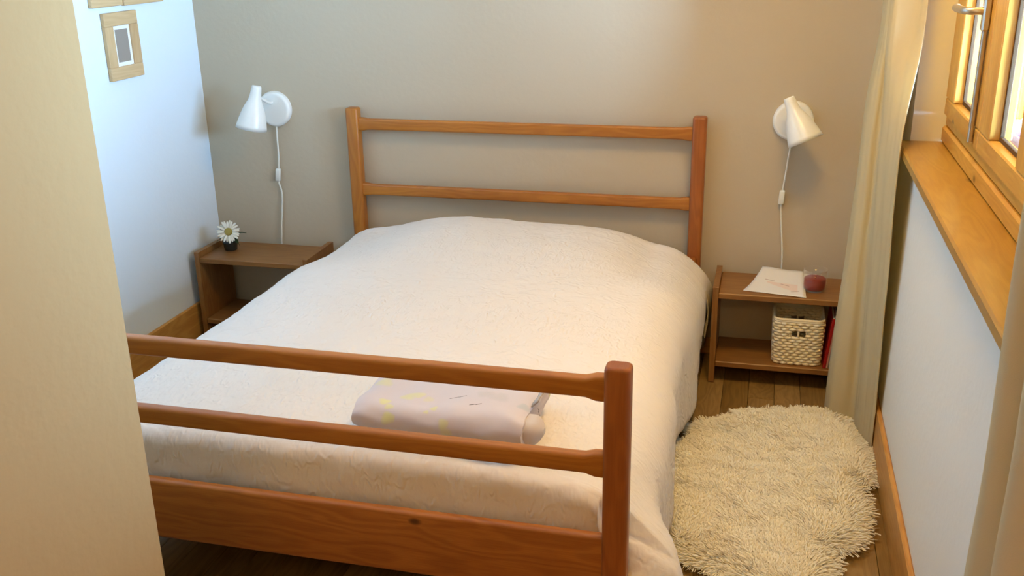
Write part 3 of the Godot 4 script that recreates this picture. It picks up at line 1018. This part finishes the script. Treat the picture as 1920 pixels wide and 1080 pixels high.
func curtains() -> void:
	curtain("long beige curtain hanging to the floor between the back wall and the window", [
		[[1.285, 0.30], [1.215, 0.33], [1.175, 0.40], [1.165, 0.49], [1.20, 0.535], [1.248, 0.545], [1.258, 0.59], [1.262, 0.64], [1.278, 0.68], [1.292, 0.71], [1.298, 0.74]],
		[[1.290, 0.30], [1.240, 0.33], [1.205, 0.40], [1.196, 0.49], [1.215, 0.535], [1.242, 0.55], [1.240, 0.60], [1.238, 0.66], [1.250, 0.72], [1.262, 0.78], [1.274, 0.83]],
		[[1.290, 0.30], [1.255, 0.33], [1.228, 0.40], [1.222, 0.49], [1.232, 0.535], [1.243, 0.555], [1.228, 0.60], [1.230, 0.645], [1.262, 0.672], [1.296, 0.696], [1.314, 0.720]]])
	var edge := [[1.285, 2.45], [1.24, 2.50], [1.21, 2.56], [1.25, 2.62], [1.21, 2.68], [1.25, 2.74], [1.29, 2.78]]
	curtain("beige curtain edge at the near end of the pine sill, mostly out of frame", [edge, edge, edge])

# ------------------------------------------------------------------ fur rug
func rug() -> void:
	var out := PackedVector2Array()
	for p in [[0.66, 0.86], [0.735, 0.84], [0.745, 0.79], [0.735, 0.73], [0.80, 0.655], [0.87, 0.60], [0.95, 0.565], [1.05, 0.535], [1.15, 0.515], [1.215, 0.545], [1.245, 0.62], [1.272, 0.72], [1.285, 0.85], [1.285, 0.94], [1.25, 0.985], [1.222, 1.015], [1.238, 1.09], [1.240, 1.17], [1.228, 1.26], [1.19, 1.33], [1.13, 1.385], [1.13, 1.47], [1.11, 1.60], [1.0, 1.66], [0.92, 1.585], [0.84, 1.515], [0.74, 1.475], [0.66, 1.44], [0.62, 1.2]]:
		out.append(Vector2(p[0], p[1]))
	var o := thing("fur_rug", "shaggy cream sheepskin-shaped fur rug on the floor beside the bed", "rug", Vector3.ZERO)
	# pelt: triangulated grid clipped to the outline
	var st := begin()
	st.set_smooth_group(0)
	var c := Vector2(0.95, 1.05)
	var n := 140
	var ringp := []
	var total := 0.0
	for k in out.size(): total += out[k].distance_to(out[(k + 1) % out.size()])
	var dense := PackedVector2Array()
	for k in out.size():
		var a := out[k]
		var b := out[(k + 1) % out.size()]
		var m := maxi(1, int(a.distance_to(b) / 0.015))
		for q in m: dense.append(a.lerp(b, float(q) / m))
	var H := [0.0, 0.010, 0.016, 0.018, 0.018, 0.018]
	var S := [1.0, 0.99, 0.96, 0.8, 0.4, 0.0]
	for s in H.size() - 1:
		for k in dense.size():
			var k2 := (k + 1) % dense.size()
			var q := []
			for e in [[s, k], [s, k2], [s + 1, k2], [s + 1, k]]:
				var v: Vector2 = c + (dense[e[1]] - c) * S[e[0]]
				q.append(Vector3(v.x, 0.002 + H[e[0]], v.y))
			face(st, [q[0], q[1], q[2]], Vector3(c.x, -1, c.y))
			if s < H.size() - 2: face(st, [q[0], q[2], q[3]], Vector3(c.x, -1, c.y))
	part(o, "pelt", done(st), plain(Color(0.86, 0.80, 0.66), 0.95, 0.1))
	# one tuft of bent hairs, copied all over
	var tf := begin()
	var r := RandomNumberGenerator.new()
	r.seed = 3
	for h in 14:
		var b := Vector3(r.randf_range(-0.011, 0.011), 0, r.randf_range(-0.011, 0.011))
		var ang := r.randf() * TAU
		var lean := Vector3(cos(ang), 0, sin(ang)) * r.randf_range(0.002, 0.014) + Vector3(0.020, 0, 0.004)
		var len := r.randf_range(0.030, 0.048)
		var side := Vector3(-lean.z, 0, lean.x).normalized() * 0.0011
		var prev := [b - side, b + side]
		for q in range(1, 5):
			var t := q / 4.0
			var p := b + Vector3.UP * len * (t - 0.42 * t * t) + lean * t * t * 1.3
			var wv := side * (1.0 - 0.85 * t) + Vector3(sin(t * 6.0 + h), 0, cos(t * 6.0 + h)) * 0.0012
			var cur := [p - wv, p + wv]
			tf.set_smooth_group(0)
			for v in [prev[0], prev[1], cur[1], prev[0], cur[1], cur[0]]: tf.add_vertex(v)
			prev = cur
	var tuft := done(tf)
	var mm := MultiMesh.new()
	mm.transform_format = MultiMesh.TRANSFORM_3D
	mm.mesh = tuft
	var places := []
	var flow := noise(81, 1.6, 2)
	var clump := noise(82, 9.0, 2)
	var tries := 0
	while places.size() < 15000 and tries < 60000:
		tries += 1
		var p := Vector2(r.randf_range(0.60, 1.30), r.randf_range(0.50, 1.68))
		if not Geometry2D.is_point_in_polygon(p, out): continue
		# hair near the rim points outward
		var near := 1e9
		var nv := Vector2.ZERO
		for k in range(0, dense.size(), 3):
			var d := dense[k].distance_to(p)
			if d < near:
				near = d
				nv = dense[k]
		var a := flow.get_noise_2d(p.x * 1.2, p.y * 1.2) * 1.2 + r.randf_range(-0.7, 0.7) + 2.1
		var edge := 1.0 - smoothstep(0.0, 0.07, near)
		var want := -((nv - p).angle()) 
		if near < 0.07: a = lerp_angle(a, want + r.randf_range(-0.5, 0.5), edge)
		var sc := r.randf_range(0.85, 1.25) * (1.0 + 0.25 * clump.get_noise_2d(p.x, p.y))
		var bs := Basis(Vector3.UP, a) * Basis.from_scale(Vector3(sc * (1.0 + 0.5 * edge), sc * (1.0 - 0.5 * edge), sc))
		places.append(Transform3D(bs, Vector3(p.x, 0.018 - 0.008 * edge, p.y)))
	mm.instance_count = places.size()
	for k in places.size(): mm.set_instance_transform(k, places[k])
	var mi := MultiMeshInstance3D.new()
	mi.name = "fur"
	mi.multimesh = mm
	var fm := plain(Color(0.95, 0.93, 0.86), 0.8, 0.25)
	fm.backlight_enabled = true
	fm.backlight = Color(0.5, 0.47, 0.40)
	mi.material_override = fm
	mi.set_meta("kind", "stuff")
	o.add_child(mi)

# ------------------------------------------------------------------ small things
func small_things() -> void:
	# daisy in a small dark glass pot
	var pot := thing("potted_daisy", "small white daisy in a dark glass pot on the left bedside table", "flower pot", Vector3(-1.322, 0.366, 0.155))
	var st := begin()
	add_lathe(st, [Vector2(0.0, 0.0), Vector2(0.024, 0.0), Vector2(0.027, 0.003), Vector2(0.031, 0.03), Vector2(0.034, 0.056), Vector2(0.032, 0.056), Vector2(0.029, 0.042), Vector2(0.0, 0.042)], Transform3D.IDENTITY, 28)
	var pm := plain(Color(0.13, 0.17, 0.16), 0.18, 0.6)
	part(pot, "pot", done(st), pm)
	var fc := Vector3(0.024, 0.096, 0.045)
	part(pot, "stem", tube(smooth_path([Vector3(0, 0.04, 0), Vector3(0.006, 0.07, 0.008), fc + Vector3(-0.004, -0.006, -0.012)], 0.006), 0.0022, 8), plain(Color(0.25, 0.33, 0.16), 0.7))
	var facing := Vector3(0.50, 0.42, 0.76).normalized()
	var fb := Basis.looking_at(-facing, Vector3.UP)   # +z of fb is facing
	var fl := part(pot, "flower_disc", ArrayMesh.new(), plain(Color(0.62, 0.56, 0.30), 0.9))
	st = begin()
	add_lathe(st, [Vector2(0.0168, -0.004), Vector2(0.0170, 0.001), Vector2(0.014, 0.005), Vector2(0.008, 0.0075), Vector2(0.0, 0.008)], Transform3D(fb * Basis(Vector3.RIGHT, PI / 2), fc), 24)
	fl.mesh = done(st)
	st = begin()
	var petals := []
	for q in 2:
		var P := []
		for i in 9:
			var t := i / 8.0
			var row := PackedVector3Array()
			for j in 5:
				var s := j / 4.0 - 0.5
				var wd := 0.0098 * (0.55 + 0.45 * sin(t * PI * 0.85)) * (1.0 if t < 0.85 else 1.0 - (t - 0.85) * 3.5)
				row.append(Vector3(s * wd, 0.012 + 0.037 * t, -0.002 + 0.004 * sin(t * 2.4) * (1 if q == 0 else -0.3) - absf(s) * 0.003))
			P.append(row)
		petals.append(sheet(P, 0.0006))
	var pmat := plain(Color(0.93, 0.93, 0.88), 0.7, 0.3)
	pmat.backlight_enabled = true
	pmat.backlight = Color(0.35, 0.35, 0.3)
	for k in 24:
		var pe := part(pot, "petal", petals[k % 2], pmat)
		pe.transform = Transform3D(fb * Basis(Vector3.BACK, TAU * k / 24.0 + rng.randf_range(-0.06, 0.06)) * Basis(Vector3.RIGHT, rng.randf_range(-0.12, 0.16)) * Basis.from_scale(Vector3.ONE * rng.randf_range(0.9, 1.05)), fc - facing * (0.002 * (k % 2)))
	var leafm := plain(Color(0.16, 0.24, 0.15), 0.6)
	for d in [[Vector3(-0.044, 0.078, 0.016), 0.0], [Vector3(-0.038, 0.090, 0.004), 0.3], [Vector3(0.080, 0.078, -0.004), 0.2], [Vector3(0.062, 0.030, 0.030), 0.1], [Vector3(-0.060, 0.034, 0.014), 0.2]]:
		var tip: Vector3 = d[0]
		var base := Vector3(0.003, 0.052, 0.002)
		var P := []
		for i in 9:
			var t := i / 8.0
			var row := PackedVector3Array()
			var c := base.lerp(tip, t) + Vector3.UP * 0.010 * sin(t * PI)
			var sd := (tip - base).cross(Vector3.UP).normalized()
			for j in 5:
				var s := j / 4.0 - 0.5
				row.append(c + sd * s * 0.027 * sin(clampf(t * 1.05 + 0.04, 0.0, 1.0) * PI) + Vector3.UP * absf(s) * 0.004)
			P.append(row)
		part(pot, "leaf", sheet(P, 0.0008), leafm)
	# sheets of paper on the right table
	var y := 0.3668
	paper("drawing_paper", "white sheet with a faint pink drawing on the right bedside table", "paper", [Vector3(0.850, y + 0.001, 0.243), Vector3(1.077, y + 0.003, 0.285), Vector3(1.070, y + 0.025, 0.052), Vector3(0.916, y + 0.036, 0.050)], true)
	paper("note_paper", "small white slip of paper lying behind the red candle", "paper", [Vector3(1.068, y + 0.0005, 0.17), Vector3(1.135, y + 0.0005, 0.165), Vector3(1.118, y + 0.018, 0.055), Vector3(1.072, y + 0.018, 0.060)], false)
	# candle in its glass
	var g := thing("candle_glass", "clear glass tumbler with a red candle on the right bedside table", "candle", Vector3(1.107, 0.3672, 0.185))
	st = begin()
	add_lathe(st, [Vector2(0, 0.0), Vector2(0.036, 0.0), Vector2(0.040, 0.003), Vector2(0.043, 0.03), Vector2(0.0445, 0.082), Vector2(0.043, 0.0825), Vector2(0.0415, 0.03), Vector2(0.038, 0.006), Vector2(0, 0.006)], Transform3D.IDENTITY, 40)
	part(g, "glass", done(st), M.glass)
	st = begin()
	add_lathe(st, [Vector2(0, 0.0065), Vector2(0.0365, 0.0065), Vector2(0.0385, 0.012), Vector2(0.0395, 0.045), Vector2(0.037, 0.0475), Vector2(0.0, 0.045)], Transform3D.IDENTITY, 40)
	part(g, "candle", done(st), plain(Color(0.52, 0.05, 0.035), 0.4, 0.5))
	part(g, "wick", tube(PackedVector3Array([Vector3(0, 0.044, 0), Vector3(0.001, 0.05, 0), Vector3(0.003, 0.055, 0.001)]), 0.001, 6), M.dark)
	basket()
	# books leaning beside the basket
	var bx := 1.157
	var specs := [["book", "red book standing against the right side of the white basket", 0.010, 0.200, 0.185, Color(0.62, 0.10, 0.09)], ["book", "thin pale pink booklet between the red book and the grey one", 0.006, 0.197, 0.182, Color(0.82, 0.60, 0.56)], ["book", "thin grey booklet furthest from the basket, next to the table side", 0.006, 0.193, 0.18, Color(0.55, 0.56, 0.53)]]
	for s in specs:
		var o := thing(s[0], s[1], "book", Vector3(bx, 0.0918, 0.09), 0, "books beside the basket")
		o.rotation.z = -0.10
		var cov := begin()
		add_box(cov, Vector3(0, 0, s[4] - 0.002), Vector3(s[2], s[3], s[4]), 0.0008)
		add_box(cov, Vector3(0, 0, 0), Vector3(0.0015, s[3], s[4] - 0.002), 0.0005)
		add_box(cov, Vector3(s[2] - 0.0015, 0, 0), Vector3(s[2], s[3], s[4] - 0.002), 0.0005)
		part(o, "cover", done(cov), plain(s[5], 0.5))
		part(o, "pages", box(Vector3(0.0015, 0.003, 0.003), Vector3(s[2] - 0.0015, s[3] - 0.003, s[4] - 0.002), 0.0), M.paper)
		bx += s[2] + 0.0012
	# bedsheet edge beside the coverlet
	var P := []
	for i in 25:
		var t := i / 24.0
		var row := PackedVector3Array()
		var yy := lerpf(0.37, 0.16, t)
		for j in 13:
			var u := j / 12.0
			var z := lerpf(0.09, 0.24, u)
			var x := 0.712 + 0.022 * sin(t * PI * 0.9 + 0.35) + 0.008 * sin(u * 9.0 + t * 5.0) * t
			x -= 0.03 * pow(1.0 - t, 4)
			row.append(Vector3(x, yy, z))
		P.append(row)
	P.reverse()
	solo("bedsheet", sheet(P, 0.004), M.white_cloth, "thin white bedsheet edge showing between coverlet and right bedside table", "sheet")

func paper(called: String, label: String, cat: String, c: Array, drawn: bool) -> void:
	var P := []
	var U := []
	var n := 14
	for i in n + 1:
		var row := PackedVector3Array()
		var ur := []
		for j in n + 1:
			var u := float(i) / n
			var v := float(j) / n
			var f: Vector3 = (c[0] as Vector3).lerp(c[1], u)
			var b: Vector3 = (c[3] as Vector3).lerp(c[2], u)
			var p := f.lerp(b, v)
			p.y = lerpf(f.y, b.y, pow(v, 2.2)) + 0.0015 * sin(u * 8.0) * v
			row.append(p)
			ur.append(Vector2(u, 1.0 - v))
		P.append(row)
		U.append(ur)
	P.reverse()
	U.reverse()
	for i in P.size():
		P[i].reverse()
		U[i].reverse()
	var m: StandardMaterial3D = M.paper
	if drawn:
		m = plain(Color.WHITE, 0.85, 0.2)
		var w := 256
		var im := Image.create(w, w, false, Image.FORMAT_RGB8)
		im.fill(Color(0.90, 0.89, 0.86))
		for y in w:
			for x in w:
				var u := float(x) / w
				var v := float(y) / w
				# faint pink triangle that widens to the right, two grey pencil strokes
				var mid := 0.42 + 0.28 * (u - 0.25)
				var half := 0.02 + 0.22 * (u - 0.25)
				if u > 0.27 and u < 0.86 and absf(v - mid - 0.06) < half:
					im.set_pixel(x, y, im.get_pixel(x, y).lerp(Color(0.90, 0.76, 0.70), 0.45))
				for q in [[0.22, 0.40, 0.40, 0.43], [0.55, 0.52, 0.70, 0.57], [0.76, 0.80, 0.88, 0.76]]:
					var a := Vector2(q[0], q[1])
					var b := Vector2(q[2], q[3])
					var d := Vector2(u, v).distance_to(Geometry2D.get_closest_point_to_segment(Vector2(u, v), a, b))
					if d < 0.016: im.set_pixel(x, y, im.get_pixel(x, y).lerp(Color(0.62, 0.50, 0.48), 0.7 * (1.0 - d / 0.016)))
		m.albedo_texture = ImageTexture.create_from_image(im)
	solo(called, sheet(P, 0.0006, U), m, label, cat)

func basket() -> void:
	var x0 := 0.972
	var x1 := 1.150
	var z0 := 0.105
	var z1 := 0.268
	var cx := (x0 + x1) / 2
	var cz := (z0 + z1) / 2
	var o := thing("basket", "white woven wicker basket with hand holes on the lower shelf", "basket", Vector3(cx, 0.0908, cz))
	var H := 0.178
	var m := plain(Color(0.93, 0.89, 0.78), 0.7, 0.3)
	var at := func(t: float, f: float) -> Vector3:
		# point of the wall at height t (0..1), way round f (0..1)
		var w := (x1 - x0) * lerpf(0.93, 1.0, t)
		var d := (z1 - z0) * lerpf(0.93, 1.0, t)
		var sec := rrect(w, d, 0.022, 4)
		var per := 0.0
		var lens := []
		for k in sec.size():
			lens.append(per)
			per += sec[k].distance_to(sec[(k + 1) % sec.size()])
		var s := fposmod(f, 1.0) * per
		for k in sec.size():
			var e: float = lens[k + 1] if k + 1 < sec.size() else per
			if s <= e:
				var p := sec[k].lerp(sec[(k + 1) % sec.size()], (s - lens[k]) / maxf(e - lens[k], 1e-6))
				return Vector3(p.x, t * H, p.y)
		return Vector3(sec[0].x, t * H, sec[0].y)
	var stakes := 44
	var rows := 15
	# a stretch of each long side is left open for the hands
	for r in rows:
		var t := (r + 0.6) / (rows + 0.6)
		var open := r in [10, 11]
		var runs := []
		var run := PackedVector3Array()
		for k in stakes * 4 + 1:
			var f := float(k) / (stakes * 4)
			var p: Vector3 = at.call(t, f)
			var out := Vector3(p.x, 0, p.z).normalized()
			if absf(p.x) > (x1 - x0) / 2 - 0.02: out = Vector3(signf(p.x), 0, 0)
			elif absf(p.z) > (z1 - z0) / 2 - 0.02: out = Vector3(0, 0, signf(p.z))
			p += out * 0.0034 * sin(PI * (k / 4.0) + PI * (r % 2))
			var hole := open and absf(p.x + 0.0) < 0.025
			if hole:
				if run.size() > 2: runs.append(run)
				run = PackedVector3Array()
			else:
				run.append(p)
		if run.size() > 2: runs.append(run)
		var st := begin()
		for q in runs: add_tube(st, q, 0.0060, 7)
		part(o, "strand", done(st), m)
	for k in stakes:
		if k % 2: continue
		var foot: Vector3 = at.call(0.0, float(k) / stakes)
		var runs := [[0.0, 1.0]]
		if absf(foot.x) < 0.027 and absf(foot.z) > 0.05: runs = [[0.0, 0.64], [0.82, 1.0]]   # none across the hand holes
		var st := begin()
		for q in runs:
			var pts := PackedVector3Array()
			for e in 8: pts.append(at.call(lerpf(q[0], q[1], e / 7.0), float(k) / stakes))
			add_tube(st, pts, 0.0024, 5)
		part(o, "stake", done(st), m)
	for rr in [[0.985, 0.0055], [1.02, 0.0055]]:
		var st := begin()
		var pts := PackedVector3Array()
		for k in 97: pts.append(at.call(rr[0], k / 96.0))
		add_tube(st, pts, rr[1], 8)
		part(o, "rim", done(st), m)
	var base := PackedVector3Array()
	var base2 := PackedVector3Array()
	for k in 48:
		base.append((at.call(0.0, k / 48.0) as Vector3) + Vector3(0, 0.001, 0))
		base2.append((at.call(0.0, k / 48.0) as Vector3) + Vector3(0, 0.006, 0))
	part(o, "base", loft([base, base2], 1), m)
	for s in [-1, 1]:
		var st := begin()
		var zc: float = s * (z1 - z0) / 2
		add_tube(st, PackedVector3Array([Vector3(0, H * 0.66, zc), Vector3(0, H * 0.87, zc)]), 0.004, 6)
		part(o, "handle_post", done(st), m)
